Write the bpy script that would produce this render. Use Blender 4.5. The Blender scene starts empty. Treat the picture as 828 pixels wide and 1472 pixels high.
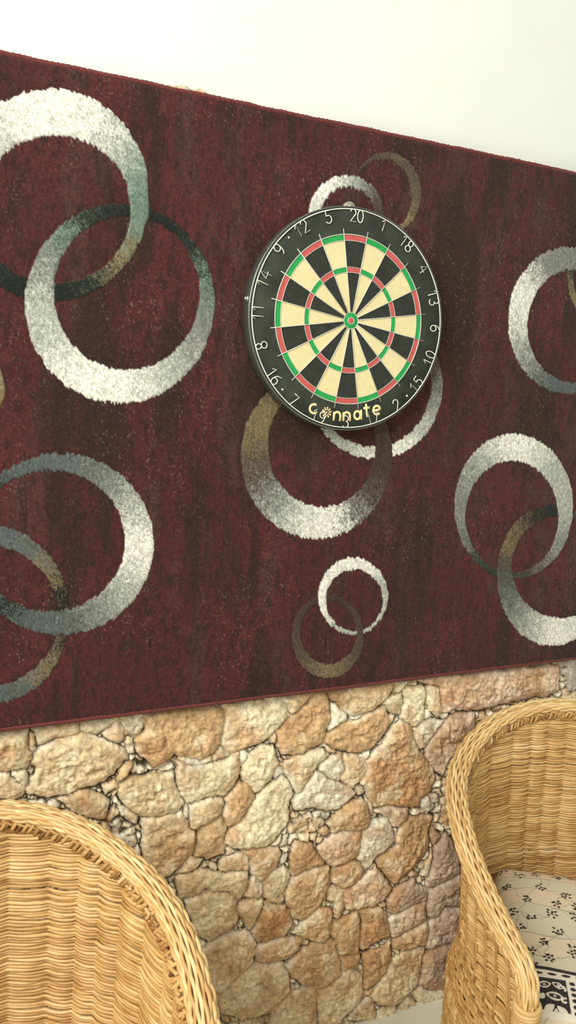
import bpy, math
import numpy as np
C = bpy.context.scene.collection
PI = math.pi

# ------------------------------------------------------------------ helpers
def tag(o, label=None, cat=None, group=None, kind=None):
    if label: o['label'] = label
    if cat: o['category'] = cat
    if group: o['group'] = group
    if kind: o['kind'] = kind
    return o

def empty(name, loc=(0, 0, 0), rz=0.0):
    o = bpy.data.objects.new(name, None)
    o.empty_display_size = 0.1
    o.location = loc
    o.rotation_euler = (0, 0, rz)
    C.objects.link(o)
    return o

def mesh_from(name, V, F, mats, parent=None, smooth=True, attrs=None, fmat=None):
    """V (n,3); F list of (m,k) index arrays (k = 3 or 4)."""
    me = bpy.data.meshes.new(name)
    V = np.ascontiguousarray(V, dtype=np.float32)
    if not isinstance(F, (list, tuple)): F = [F]
    F = [np.asarray(f, dtype=np.int32) for f in F if len(f)]
    loops = np.concatenate([f.ravel() for f in F])
    sizes = np.concatenate([np.full(len(f), f.shape[1], np.int32) for f in F])
    starts = np.concatenate([[0], np.cumsum(sizes)[:-1]]).astype(np.int32)
    me.vertices.add(len(V)); me.vertices.foreach_set('co', V.ravel())
    me.loops.add(len(loops)); me.loops.foreach_set('vertex_index', loops)
    me.polygons.add(len(sizes)); me.polygons.foreach_set('loop_start', starts)
    me.polygons.foreach_set('loop_total', sizes)
    if fmat is not None: me.polygons.foreach_set('material_index', np.asarray(fmat, np.int32))
    me.update(calc_edges=True)
    me.polygons.foreach_set('use_smooth', np.full(len(sizes), bool(smooth)))
    for an, (tp, data) in (attrs or {}).items():
        a = me.attributes.new(an, tp, 'POINT')
        a.data.foreach_set('color' if tp == 'FLOAT_COLOR' else 'value', np.ascontiguousarray(data, np.float32).ravel())
    for m in (mats if isinstance(mats, (list, tuple)) else [mats]): me.materials.append(m)
    me.validate()
    o = bpy.data.objects.new(name, me)
    C.objects.link(o)
    if parent is not None: o.parent = parent
    return o

class MB:
    """collects shapes into one mesh"""
    def __init__(self): self.V = []; self.F4 = []; self.F3 = []; self.T = []; self.n = 0; self.M4 = []; self.M3 = []
    def add(self, V, F4=None, F3=None, tone=0.5, mat=0):
        V = np.asarray(V, float)
        if F4 is not None and len(F4): self.F4.append(np.asarray(F4) + self.n); self.M4.append(np.full(len(F4), mat))
        if F3 is not None and len(F3): self.F3.append(np.asarray(F3) + self.n); self.M3.append(np.full(len(F3), mat))
        self.V.append(V); self.T.append(np.full(len(V), tone) if np.isscalar(tone) else np.asarray(tone)); self.n += len(V)
    def tube(self, P, r, sides=5, tone=0.5, N=None, B=None, closed=False, mat=0):
        P = np.asarray(P, float); n = len(P)
        if N is None:
            T = np.gradient(P, axis=0)
            if closed:
                T = np.roll(P, -1, 0) - np.roll(P, 1, 0)
            T /= (np.linalg.norm(T, axis=1, keepdims=True) + 1e-12)
            up = np.array([0, 0, 1.0])
            if abs(T[:, 2]).max() > 0.93: up = np.array([0.31, 0.9, 0.12]) if abs(T @ np.array([0.31, 0.9, 0.12])).max() < abs(T[:, 2]).max() else up
            N = np.empty_like(P); v = np.cross(T[0], up)
            if np.linalg.norm(v) < 1e-3: v = np.cross(T[0], [1, 0, 0])
            v /= np.linalg.norm(v); N[0] = v
            for i in range(1, n):
                v = N[i-1] - T[i] * (N[i-1] @ T[i]); v /= (np.linalg.norm(v) + 1e-12); N[i] = v
            B = np.cross(T, N)
        rr = np.broadcast_to(np.asarray(r, float), (n,))[:, None, None]
        a = np.arange(sides) * 2 * PI / sides
        V = P[:, None] + rr * (np.cos(a)[None, :, None] * N[:, None] + np.sin(a)[None, :, None] * B[:, None])
        i = np.arange(n if closed else n - 1)[:, None]; j = np.arange(sides)[None]
        i2 = (i + 1) % n; j2 = (j + 1) % sides
        F = np.stack([i * sides + j, i * sides + j2, i2 * sides + j2, i2 * sides + j], -1).reshape(-1, 4)
        V = V.reshape(-1, 3)
        F3 = []
        if not closed:
            V = np.concatenate([V, P[:1], P[-1:]]); k = n * sides
            jj = np.arange(sides)
            F3 = np.concatenate([np.stack([np.full(sides, k), (jj + 1) % sides, jj], -1),
                                 np.stack([np.full(sides, k + 1), (n-1) * sides + jj, (n-1) * sides + (jj + 1) % sides], -1)])
        self.add(V, F, F3, tone, mat)
    def lathe(self, prof, seg=96, mat=0, tone=0.5, centre=(0, 0)):
        """profile (r, y) revolved about the local Y axis"""
        prof = np.asarray(prof, float); n = len(prof)
        a = np.arange(seg) * 2 * PI / seg
        V = np.stack([prof[:, 0, None] * np.cos(a) + centre[0], np.broadcast_to(prof[:, 1, None], (n, seg)), prof[:, 0, None] * np.sin(a) + centre[1]], -1).reshape(-1, 3)
        i = np.arange(n-1)[:, None]; j = np.arange(seg)[None]; j2 = (j + 1) % seg
        F = np.stack([i * seg + j, i * seg + j2, (i+1) * seg + j2, (i+1) * seg + j], -1).reshape(-1, 4)
        self.add(V, F, None, tone, mat)
    def box(self, lo, hi, mat=0, tone=0.5):
        x0, y0, z0 = lo; x1, y1, z1 = hi
        V = [(x0,y0,z0),(x1,y0,z0),(x1,y1,z0),(x0,y1,z0),(x0,y0,z1),(x1,y0,z1),(x1,y1,z1),(x0,y1,z1)]
        self.add(V, [(0,3,2,1),(4,5,6,7),(0,1,5,4),(1,2,6,5),(2,3,7,6),(3,0,4,7)], None, tone, mat)
    def build(self, name, mats, parent=None, smooth=True):
        V = np.concatenate(self.V)
        F = [np.concatenate(x) for x in (self.F4, self.F3) if x]
        fm = np.concatenate([np.concatenate(x) for x in (self.M4, self.M3) if x])
        return mesh_from(name, V, F, mats, parent, smooth, {'tone': ('FLOAT', np.concatenate(self.T))}, fm)

def grid_faces(nu, nv):
    i = np.arange(nu - 1)[:, None]; j = np.arange(nv - 1)[None]
    return np.stack([i * nv + j, (i+1) * nv + j, (i+1) * nv + j + 1, i * nv + j + 1], -1).reshape(-1, 4)

def hash2(ix, iy, seed):
    h = (ix.astype(np.int64) * 374761393 + iy.astype(np.int64) * 668265263 + seed * 974711) & 0xFFFFFFFF
    h = ((h ^ (h >> 13)) * 1274126177) & 0xFFFFFFFF
    h = ((h ^ (h >> 16)) * 2246822519) & 0xFFFFFFFF
    return ((h ^ (h >> 15)) & 0xFFFFFF) / float(0xFFFFFF)

def vnoise(x, y, seed=0):
    ix = np.floor(x); iy = np.floor(y); fx = x - ix; fy = y - iy
    fx = fx * fx * fx * (fx * (fx * 6 - 15) + 10); fy = fy * fy * fy * (fy * (fy * 6 - 15) + 10)
    ix = ix.astype(np.int64); iy = iy.astype(np.int64)
    a = hash2(ix, iy, seed); b = hash2(ix + 1, iy, seed); c = hash2(ix, iy + 1, seed); d = hash2(ix + 1, iy + 1, seed)
    return (a * (1-fx) + b * fx) * (1-fy) + (c * (1-fx) + d * fx) * fy      # 0..1

def fbm(x, y, oct=4, seed=0, gain=0.5, ridged=False):
    s = 0; a = 1.0; t = 0; ca, sa = math.cos(0.6), math.sin(0.6)
    for o in range(oct):
        n = vnoise(x, y, seed + o * 17) * 2 - 1
        if ridged: n = 1 - 2 * np.abs(n)
        s = s + a * n; t += a; a *= gain
        x, y = (x * ca - y * sa) * 2.03 + 7.1, (x * sa + y * ca) * 2.03 + 3.7
    return s / t                                                              # -1..1

def lin(c):
    c = np.asarray(c, float) / 255.0
    return np.where(c <= 0.04045, c / 12.92, ((c + 0.055) / 1.055) ** 2.4)

def smooth(a, b, x):
    t = np.clip((x - a) / (b - a), 0, 1); return t * t * (3 - 2 * t)

# ------------------------------------------------------------------ materials
def mat(name):
    m = bpy.data.materials.new(name); m.use_nodes = True
    nt = m.node_tree; b = nt.nodes['Principled BSDF']
    return m, nt, b

def node(nt, tp, **kw):
    n = nt.nodes.new(tp)
    for k, v in kw.items():
        if k in n.inputs: n.inputs[k].default_value = v
        else: setattr(n, k, v)
    return n

def noise_mix(nt, base_socket, scale, amount, stretch=(1, 1, 1), detail=4):
    """multiply a colour socket by (1 +- amount * noise)"""
    tc = node(nt, 'ShaderNodeTexCoord'); mp = node(nt, 'ShaderNodeMapping'); mp.inputs['Scale'].default_value = stretch
    nz = node(nt, 'ShaderNodeTexNoise', Scale=scale, Detail=detail)
    nt.links.new(tc.outputs['Object'], mp.inputs['Vector']); nt.links.new(mp.outputs['Vector'], nz.inputs['Vector'])
    mr = node(nt, 'ShaderNodeMapRange'); mr.inputs['From Min'].default_value = 0.25; mr.inputs['From Max'].default_value = 0.75
    mr.inputs['To Min'].default_value = 1 - amount; mr.inputs['To Max'].default_value = 1 + amount
    nt.links.new(nz.outputs['Fac'], mr.inputs['Value'])
    mx = node(nt, 'ShaderNodeMix', data_type='RGBA', blend_type='MULTIPLY'); mx.inputs['Factor'].default_value = 1.0
    nt.links.new(base_socket, mx.inputs['A']); nt.links.new(mr.outputs['Result'], mx.inputs['B'])
    return mx.outputs['Result'], nz.outputs['Fac']

def bump(nt, b, fac, strength, dist):
    bp = node(nt, 'ShaderNodeBump'); bp.inputs['Strength'].default_value = strength; bp.inputs['Distance'].default_value = dist
    nt.links.new(fac, bp.inputs['Height']); nt.links.new(bp.outputs['Normal'], b.inputs['Normal'])

def simple(name, rgb, rough=0.7, var=0.1, scale=60, metallic=0.0, bmp=0.0, spec=0.4, stretch=(1, 1, 1)):
    m, nt, b = mat(name)
    rg = node(nt, 'ShaderNodeRGB'); rg.outputs[0].default_value = (*lin(rgb), 1)
    c, f = noise_mix(nt, rg.outputs[0], scale, var, stretch)
    nt.links.new(c, b.inputs['Base Color'])
    b.inputs['Roughness'].default_value = rough; b.inputs['Metallic'].default_value = metallic
    b.inputs['Specular IOR Level'].default_value = spec
    if bmp: bump(nt, b, f, bmp, 0.002)
    return m

def attr_mat(name, attr, rough, scale, var, bmp=0.0, bdist=0.002, sheen=0.0, spec=0.3):
    m, nt, b = mat(name)
    a = node(nt, 'ShaderNodeAttribute', attribute_name=attr)
    c, f = noise_mix(nt, a.outputs['Color'], scale, var)
    nt.links.new(c, b.inputs['Base Color'])
    b.inputs['Roughness'].default_value = rough; b.inputs['Specular IOR Level'].default_value = spec
    if sheen:
        b.inputs['Sheen Weight'].default_value = sheen; b.inputs['Sheen Roughness'].default_value = 0.5
    if bmp: bump(nt, b, f, bmp, bdist)
    return m

def wicker_mat(name, stops, rough=0.45):
    m, nt, b = mat(name)
    a = node(nt, 'ShaderNodeAttribute', attribute_name='tone')
    tc = node(nt, 'ShaderNodeTexCoord')
    nz = node(nt, 'ShaderNodeTexNoise', Scale=38.0, Detail=3.0)
    nt.links.new(tc.outputs['Object'], nz.inputs['Vector'])
    ad = node(nt, 'ShaderNodeMath', operation='MULTIPLY_ADD'); ad.inputs[1].default_value = 0.5; ad.inputs[2].default_value = -0.25
    nt.links.new(nz.outputs['Fac'], ad.inputs[0])
    su = node(nt, 'ShaderNodeMath', operation='ADD'); nt.links.new(a.outputs['Fac'], su.inputs[0]); nt.links.new(ad.outputs[0], su.inputs[1])
    rp = node(nt, 'ShaderNodeValToRGB'); el = rp.color_ramp.elements
    while len(el) < len(stops): el.new(0.5)
    for e, (p, c) in zip(el, stops): e.position = p; e.color = (*lin(c), 1)
    nt.links.new(su.outputs[0], rp.inputs['Fac']); nt.links.new(rp.outputs['Color'], b.inputs['Base Color'])
    b.inputs['Roughness'].default_value = rough; b.inputs['Specular IOR Level'].default_value = 0.45
    return m

WICKER = wicker_mat('wicker', [(0.0, (112, 76, 38)), (0.3, (178, 134, 76)), (0.6, (212, 172, 110)), (1.0, (238, 214, 160))])
WICKER_DARK = wicker_mat('wicker core', [(0.0, (96, 62, 30)), (1.0, (150, 104, 56))], 0.7)

EXPOSURE = 0.0
WORLD_COL = (0.97, 1.0, 0.93); WORLD_STR = 0.67
AREAS = [('window_light', (-2.8, -2.0, 3.3), (0.0, 0.0, 1.4), (2.4, 2.0), 172.0, (1.0, 0.99, 0.93))]
RUG_SHEEN = 0.12
WRAP_Z = 0.550

# outlines of the visible stones on the wall, in millimetres (x, z), with a colour class
STONES = '''
t -685 909 -632 906 -630 880 -632 854 -621 842 -635 826 -667 824 -686 829 -713 836 -712 913
c -629 893 -616 894 -617 873 -620 855 -629 862
t -713 827 -665 819 -658 801 -642 785 -637 771 -659 761 -714 774
c -661 822 -637 821 -631 799 -636 784 -651 800
c -620 905 -537 905 -537 889 -560 878 -585 873 -616 865
c -533 907 -460 904 -473 892 -488 881 -523 880 -532 890
t -611 856 -585 873 -528 881 -483 864 -452 840 -436 813 -457 794 -482 770 -523 766 -558 756 -597 755 -633 770 -631 783 -621 805 -609 824 -628 838
w -481 880 -453 900 -442 874 -447 856 -460 849 -473 862
w -448 905 -406 905 -403 874 -418 860 -442 871
o -406 900 -362 903 -242 901 -227 890 -229 818 -238 805 -262 791 -285 786 -323 803 -333 810 -360 795 -382 784 -394 805 -414 825 -419 851 -397 866
c -227 899 -93 902 -82 881 -71 859 -80 838 -120 807 -150 796 -204 792 -224 812
w -229 808 -209 788 -228 778 -252 785
t -83 901 -16 907 -15 885 -60 861 -74 885
o -9 904 26 905 39 865 44 834 26 816 25 780 -5 776 -33 755 -76 769 -93 797 -99 828 -69 854 -49 871
c -178 746 -164 774 -129 793 -103 787 -90 747 -106 719 -143 687 -174 726
c -328 792 -309 772 -276 772 -189 785 -181 761 -182 742 -196 709 -215 688 -259 696 -302 684 -319 707 -329 747
c -85 741 -54 753 -12 765 26 769 40 751 12 720 -19 688 -36 666 -56 690 -68 712
t -446 764 -409 772 -338 766 -323 720 -311 689 -330 669 -375 669 -407 678 -434 700 -451 737
o -215 688 -182 717 -156 702 -147 676 -164 648 -183 617 -213 617 -224 650
c -130 688 -84 710 -66 702 -54 669 -60 639 -56 607 -73 579 -104 554 -134 548 -181 555 -211 577 -207 601 -173 620 -149 656
t -299 684 -235 692 -219 669 -224 650 -257 626 -290 621 -296 654
t -271 619 -228 638 -213 617 -214 577 -215 552 -250 545 -284 557 -278 596
t -398 669 -320 666 -305 646 -285 612 -287 568 -317 539 -354 523 -392 556 -402 607
w -321 796 -286 793 -278 777 -304 774
c -276 791 -255 793 -252 780 -276 777
w -179 786 -164 774 -173 755 -181 766
w -377 774 -337 794 -332 771 -364 770
w -414 799 -391 795 -384 780 -400 771 -413 776
c -110 810 -97 818 -96 798 -109 795
w -101 733 -80 735 -79 717 -95 710
c -309 681 -299 679 -301 650 -306 651
t 26 905 106 908 206 907 205 886 183 862 155 850 138 842 96 837 64 867
c 209 907 245 905 235 883 211 885
c 248 908 272 907 270 892 249 894
c 234 888 264 892 292 887 297 859 293 832 298 810 285 782 263 788 234 813 240 855
c 301 880 326 885 340 865 348 836 350 814 339 802 318 824 304 853
p 275 910 430 906 544 902 720 895 729 824 487 808 388 815 357 811 341 854 345 875 313 889
c 184 857 232 878 237 856 230 824 215 824 197 837
w 41 875 79 844 77 832 47 818 34 814 43 839
o 27 792 61 821 133 832 185 844 198 818 216 818 200 797 172 768 156 749 117 740 65 758 36 773
o 231 808 266 787 275 748 290 724 331 673 343 637 324 601 295 573 258 574 202 595 173 593 136 656 132 673 154 696 141 714 179 751 201 780
w 273 775 307 806 333 794 362 785 336 761 326 735 296 723 282 747
w 38 741 74 746 85 708 70 678 18 713 17 729
t 77 741 129 727 142 698 132 673 111 650 75 683 88 707
w -28 664 7 710 47 682 70 673 117 638 74 609 46 608 -5 623 -37 624 -49 652
o 48 571 85 612 136 619 162 575 159 543 124 539 61 547
p 319 736 371 789 396 803 455 798 460 743 381 682 372 638 352 653 316 698
g 179 583 215 588 271 572 267 544 244 526 231 534 211 561
w 123 728 148 740 149 724 135 715
w 120 651 140 650 144 633 129 633
t 147 622 173 595 168 574 155 593
g 328 592 350 596 364 577 346 569
g 304 588 332 588 347 563 328 552 308 570
w 20 775 37 768 54 755 37 755
w 96 834 122 836 122 826 105 825
w 297 824 312 827 319 810 305 801
w 351 803 376 805 371 789
w 379 813 395 814 392 803
o 244 492 254 523 277 547 347 531 337 495 338 449 306 410 247 368 210 414 189 452 245 474
p 27 515 76 543 140 532 144 507 132 465 98 450 70 451 40 480
w 140 524 167 557 221 552 231 505 238 493 186 453 161 431 133 459 142 490
o 66 414 70 451 127 461 155 432 142 401 108 387
c 59 396 73 401 97 384 108 342 95 312 83 318 81 355 60 371
p 105 382 159 409 188 430 215 390 235 357 219 332 189 322 147 324 111 336
m 231 329 248 354 303 370 318 343 344 331 340 302 296 302 253 286 237 299
p 244 279 347 301 353 264 349 241 258 214 243 250
o 259 211 355 239 360 220 351 174 287 174 254 189
m 344 337 361 444 396 483 436 411 451 354 416 338 363 335
m 351 329 448 348 469 307 470 252 408 268 386 225 353 264
m 359 232 409 261 471 246 478 164 392 151 358 160
m 353 143 392 151 474 141 483 76 464 19 389 32 350 59
t 200 68 257 153 293 166 352 162 346 115 340 62 273 22 228 36
t 42 128 76 146 128 166 166 131 178 87 170 59 118 24 95 12 48 28 53 84
o 73 295 101 310 148 315 156 273 155 199 96 210 75 261
o 160 226 168 282 153 320 214 310 235 276 245 227 214 223 167 201
o 168 189 246 209 253 153 234 123 187 90 180 104
b 99 203 156 196 148 172 107 163
t 177 57 201 62 224 -6 143 16 142 27
c 218 -3 229 20 273 15 282 -15 232 -26
c 284 -6 310 34 338 7 340 -18 295 -22
c 329 41 351 49 376 27 451 10 453 -9 405 -1 352 -3
w 325 376 355 440 362 426 348 365
g 352 504 370 489 378 470 360 450 348 476
m 469 307 512 315 592 222 572 139 478 164
o -170 547 -82 539 -73 521 -85 487 -121 460 -143 489 -149 522
o -44 520 -40 540 -1 532 41 475 -41 455 -47 478
c -322 525 -304 561 -265 547 -279 530 -303 525
c -220 537 -170 542 -149 511 -153 497 -214 503 -225 523
t -324 515 -264 522 -214 500 -153 494 -157 456 -171 428 -203 456 -253 473 -311 464
w -161 436 -142 476 -107 447 -124 416
c -115 451 -101 479 -64 484 -49 462 -57 400 -73 388 -108 418
c -179 422 -114 414 -113 392 -142 338 -164 373
b -137 334 -108 404 -37 373 -35 335 -55 307 -120 308
o -51 447 -9 464 53 458 61 410 36 366 -7 333 -36 357 -55 405
t -301 454 -258 469 -202 454 -176 424 -177 377 -194 355 -239 341 -275 376
t -34 312 -7 333 36 355 72 335 74 290 53 253 12 278
o -130 295 -55 304 -5 283 -25 255 -74 244 -123 260
t -263 326 -214 350 -147 342 -127 305 -139 254 -189 220 -219 202 -257 288
o -43 227 -3 254 36 261 88 258 105 161 66 138 7 156 -28 189
t -219 191 -189 220 -128 251 -58 239 -40 203 -34 151 -79 109 -154 116 -208 150
t -79 103 -26 149 36 153 45 87 54 26 -83 71
t -572 745 -518 757 -471 724 -481 687 -543 715
c -456 772 -441 805 -423 799 -435 774 -448 762
c -485 760 -459 766 -456 755 -477 742
w -420 799 -393 797 -388 777 -409 772 -420 782
w -377 778 -339 794 -330 776 -366 767
c -450 703 -407 678 -412 662 -445 685
t -476 686 -458 708 -455 693 -471 679
'''
# outer and inner ellipses of the rug's rings in wall metres: centre x, z and quadratic form
RINGS = {
1 : [[-0.5852, 1.9047, 35.3131, -4.3099, 30.4491], [-0.5809, 1.8835, 60.7368, -8.5309, 63.4462]] ,
2 : [[-0.4599, 1.7298, 31.832, -2.2725, 30.0839], [-0.4508, 1.7511, 54.8293, -4.1144, 51.6535]] ,
3 : [[-0.5677, 1.2756, 33.1679, 1.2118, 32.2957], [-0.5888, 1.2837, 54.8271, 1.8755, 55.6206]] ,
4 : [[-0.6962, 1.1465, 51.3627, 1.9858, 33.9428], [-0.7034, 1.1454, 64.4371, 3.4593, 55.5362]] ,
5 : [[-0.7467, 1.5636, 172.6475, -11.7449, 191.5287], [-0.7539, 1.5635, 256.8636, -21.0492, 357.6309]] ,
6 : [[-0.0012, 1.9573, 132.2548, -17.0591, 187.5461], [0.0015, 1.9523, 265.0512, -27.2715, 328.2672]] ,
7 : [[0.092, 2.0075, 140.7737, -10.2865, 142.1624], [0.0833, 2.0008, 220.8281, -11.3115, 189.7907]] ,
8 : [[-0.0365, 1.4494, 30.5224, 1.3187, 31.2263], [-0.0285, 1.4734, 60.7794, 2.4092, 58.265]] ,
9 : [[0.0977, 1.604, 34.6398, 0.4919, 40.2928], [0.0901, 1.6089, 48.8109, 0.6777, 55.1061]] ,
10 : [[0.067, 1.1352, 123.3435, 15.6196, 122.7092], [0.0696, 1.1257, 195.8961, 25.7886, 202.4198]] ,
11 : [[0.0071, 1.0459, 119.552, 15.9749, 106.6223], [0.0074, 1.0559, 206.0509, 27.6569, 190.0828]] ,
12 : [[0.6205, 1.7852, 28.736, 0.9235, 33.149], [0.6387, 1.7747, 48.2342, 1.7552, 56.1005]] ,
13 : [[0.7494, 1.8997, 44.7459, -0.3218, 64.6889], [0.7485, 1.8968, 62.5213, -0.8182, 94.5243]] ,
14 : [[0.5067, 1.3308, 29.6974, 3.6736, 30.8549], [0.5011, 1.3064, 49.8941, 6.4375, 52.8243]] ,
15 : [[0.6477, 1.1502, 30.4171, 5.1538, 29.3399], [0.6736, 1.1725, 38.0087, 7.3449, 56.7464]] ,
}
FLOWERS = [[-0.15, 0.225], [-0.12, 0.191], [-0.077, 0.2], [-0.03, 0.186], [0.005, 0.187], [-0.161, 0.155], [-0.087, 0.14], [-0.195, 0.166], [-0.136, 0.1], [-0.042, 0.108], [-0.074, 0.079], [-0.177, 0.065], [-0.147, 0.035], [-0.098, 0.047], [-0.053, 0.036], [-0.18, 0.007], [-0.106, -0.006], [-0.149, -0.039], [-0.184, -0.062], [-0.157, -0.087], [-0.106, -0.078], [-0.091, -0.055], [-0.193, -0.097], [-0.235, -0.247], [-0.189, -0.217]]
# ------------------------------------------------------------------ camera (fitted to the dartboard circles and the rug edges)
F_PX = 1104.5
YAW, PITCH, ROLL = 0.420857, -0.143111, 0.0437123
CAM = (-0.76845, -1.496505, 1.565331)
cy, sy, cp, sp = math.cos(YAW), math.sin(YAW), math.cos(PITCH), math.sin(PITCH)
fw = np.array([sy * cp, cy * cp, sp]); rt = np.array([cy, -sy, 0.0]); up = np.cross(rt, fw)
cr, sr = math.cos(ROLL), math.sin(ROLL)
rt, up = cr * rt + sr * up, -sr * rt + cr * up
from mathutils import Matrix
cam_d = bpy.data.cameras.new('camera'); cam = bpy.data.objects.new('camera', cam_d); C.objects.link(cam)
cam.matrix_world = Matrix(((rt[0], up[0], -fw[0], CAM[0]), (rt[1], up[1], -fw[1], CAM[1]), (rt[2], up[2], -fw[2], CAM[2]), (0, 0, 0, 1)))
cam_d.sensor_fit = 'VERTICAL'; cam_d.sensor_height = 36.0; cam_d.lens = F_PX / 1472 * 36.0
cam_d.clip_start = 0.01
bpy.context.scene.camera = cam

# ------------------------------------------------------------------ light
sc = bpy.context.scene
sc.view_settings.view_transform = 'Standard'; sc.view_settings.look = 'None'
sc.view_settings.exposure = EXPOSURE; sc.view_settings.gamma = 1.0
w = bpy.data.worlds.new('world'); sc.world = w; w.use_nodes = True
bg = w.node_tree.nodes['Background']
bg.inputs['Color'].default_value = (*WORLD_COL, 1); bg.inputs['Strength'].default_value = WORLD_STR
def area(name, loc, target, size, power, col):
    d = bpy.data.lights.new(name, 'AREA'); d.shape = 'RECTANGLE'; d.size, d.size_y = size; d.energy = power; d.color = col
    o = bpy.data.objects.new(name, d); C.objects.link(o); o.location = loc
    from mathutils import Vector
    o.rotation_euler = (Vector(target) - Vector(loc)).to_track_quat('-Z', 'Y').to_euler()
    return o
for a in AREAS: area(*a)

# ------------------------------------------------------------------ stone wall
RUG_Z0, RUG_Z1 = 0.919, 2.129
def build_stone_wall():
    rng = np.random.default_rng(5)
    fx = np.arange(-0.98, 1.15, 0.0026); fz = np.arange(0.0, 0.945, 0.0026)
    xs = np.concatenate([np.arange(-2.2, -0.98, 0.012), fx, np.arange(fx[-1] + 0.012, 2.6, 0.012)])
    zs = np.concatenate([fz, np.arange(fz[-1] + 0.02, 2.09, 0.02), np.arange(2.10, STONE_TOP + 0.0001, 0.004)])
    X, Z = np.meshgrid(xs, zs, indexing='ij')
    wx = X + 0.0055 * fbm(X * 22, Z * 22, 3, 11) + 0.003 * fbm(X * 95, Z * 95, 2, 12)
    wz = Z + 0.0055 * fbm(X * 22, Z * 22, 3, 21) + 0.003 * fbm(X * 95, Z * 95, 2, 22)
    D = np.full(X.shape, -1.0); D2 = D.copy(); ID = np.full(X.shape, -1, int)
    klass = []; cen = []
    for line in STONES.strip().splitlines():
        c, *v = line.split(); P = np.array(v, float).reshape(-1, 2) / 1000
        lo = P.min(0) - 0.05; hi = P.max(0) + 0.05
        i0, i1 = np.searchsorted(xs, [lo[0], hi[0]]); j0, j1 = np.searchsorted(zs, [lo[1], hi[1]])
        sub = (slice(i0, i1), slice(j0, j1)); x = wx[sub]; z = wz[sub]
        if x.size == 0: continue
        d2 = np.full(x.shape, 1e9); ins = np.zeros(x.shape, bool)
        for a, b in zip(P, np.roll(P, -1, 0)):
            e = b - a; t = np.clip(((x - a[0]) * e[0] + (z - a[1]) * e[1]) / (e @ e + 1e-12), 0, 1)
            d2 = np.minimum(d2, (x - a[0] - t * e[0]) ** 2 + (z - a[1] - t * e[1]) ** 2)
            if a[1] != b[1]:
                ins ^= ((a[1] > z) != (b[1] > z)) & (x < (b[0] - a[0]) * (z - a[1]) / (b[1] - a[1]) + a[0])
        d = np.where(ins, 1, -1) * np.sqrt(d2) + 0.0036
        k = len(klass); klass.append(c); cen.append(P.mean(0))
        better = d > D[sub]
        D2[sub] = np.maximum(D2[sub], np.minimum(d, D[sub]))
        D[sub] = np.where(better, d, D[sub]); ID[sub] = np.where(better, k, ID[sub])
    D = np.where(D2 > 0.0075, D, np.minimum(D, (D - D2) * 0.5 - 0.0006 - 0.0010 * fbm(X * 30, Z * 30, 2, 15)))    # thin open joints between touching stones
    Dpoly = D.copy()
    def voronoi(cell, seed, mask, cls, aniso=1.0, gap=0.002):
        nonlocal D, ID
        sh = (wx / cell, wz / (cell * aniso)); ci = np.floor(sh[0]).astype(int); cj = np.floor(sh[1]).astype(int)
        f1 = np.full(X.shape, 9e9); f2 = f1.copy(); best = np.zeros(X.shape, int)
        for di in (-1, 0, 1):
            for dj in (-1, 0, 1):
                a = ci + di; b = cj + dj
                px = (a + 0.12 + 0.76 * hash2(a, b, seed)) * cell; pz = (b + 0.12 + 0.76 * hash2(a, b, seed + 1)) * cell * aniso
                dd = np.hypot(wx - px, (wz - pz) / aniso ** 0.5); key = a * 4001 + b
                upd = dd < f1
                f2 = np.where(upd, f1, np.minimum(f2, dd)); best = np.where(upd, key, best); f1 = np.minimum(f1, dd)
        d = np.minimum((f2 - f1) * 0.5, -Dpoly) - gap
        m = mask & (d > D)
        keys, inv = np.unique(best[m], return_inverse=True)
        base = len(klass)
        for k in keys:
            klass.append(cls[int(hash2(np.array([k]), np.array([seed]), 3)[0] * len(cls)) % len(cls)]); cen.append((0, 0))
        D[m] = d[m]; ID[m] = base + inv
    voronoi(0.115, 40, Dpoly < -0.022, 'ctottpgco', 0.8, 0.003)
    voronoi(0.026, 60, (Dpoly < -0.0032) & (D < 0.001), 'cwctgc', 0.9, 0.001)
    klass = np.array(klass); nS = len(klass)
    # ---- heights
    r = rng.normal(size=(nS, 4))
    I = np.maximum(ID, 0)
    inside = np.clip(D, 0, None)
    big = smooth(0.004, 0.03, inside)
    prof = 0.013 * (1 - np.exp(-inside / 0.0032)) + 0.004 * smooth(0, 0.03, inside)
    cx = np.array([c[0] for c in cen])[I]; cz = np.array([c[1] for c in cen])[I]
    has = (cx != 0)
    tilt = np.where(has, np.clip(r[I, 0] * 0.05 * (X - cx) + r[I, 1] * 0.05 * (Z - cz), -0.005, 0.005), 0)
    off = np.clip(r[I, 2], -1.5, 1.5) * 0.0022
    sx = X + r[I, 3] * 0.37; sz = Z + r[I, 1] * 0.53
    rough = 0.0046 * fbm(sx * 13, sz * 13, 3, 70) + 0.0036 * fbm(sx * 60, sz * 60, 4, 80, gain=0.62) + 0.0024 * fbm(sx * 90, sz * 90, 3, 85, ridged=True) + 0.0026 * fbm(sx * 190, sz * 190, 2, 90)
    pit = -0.006 * smooth(0.62, 0.8, vnoise(sx * 60, sz * 60, 99)) * big
    stone = prof + tilt * big + off + rough * (0.35 + 0.65 * big) + pit
    mort = 0.0005 + 0.007 * fbm(X * 28, Z * 28, 3, 120) + 0.002 * fbm(X * 150, Z * 150, 2, 130)
    H = np.where(D > 0, np.maximum(stone, mort * 0.6), mort + np.clip(D, -0.006, 0) * 0.9)
    H = H - 0.019                                      # stone faces lie about the plane Y = 0
    H = np.where(Z > RUG_Z0 - 0.01, np.minimum(H, 0.0025), np.minimum(H, 0.011))
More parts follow.
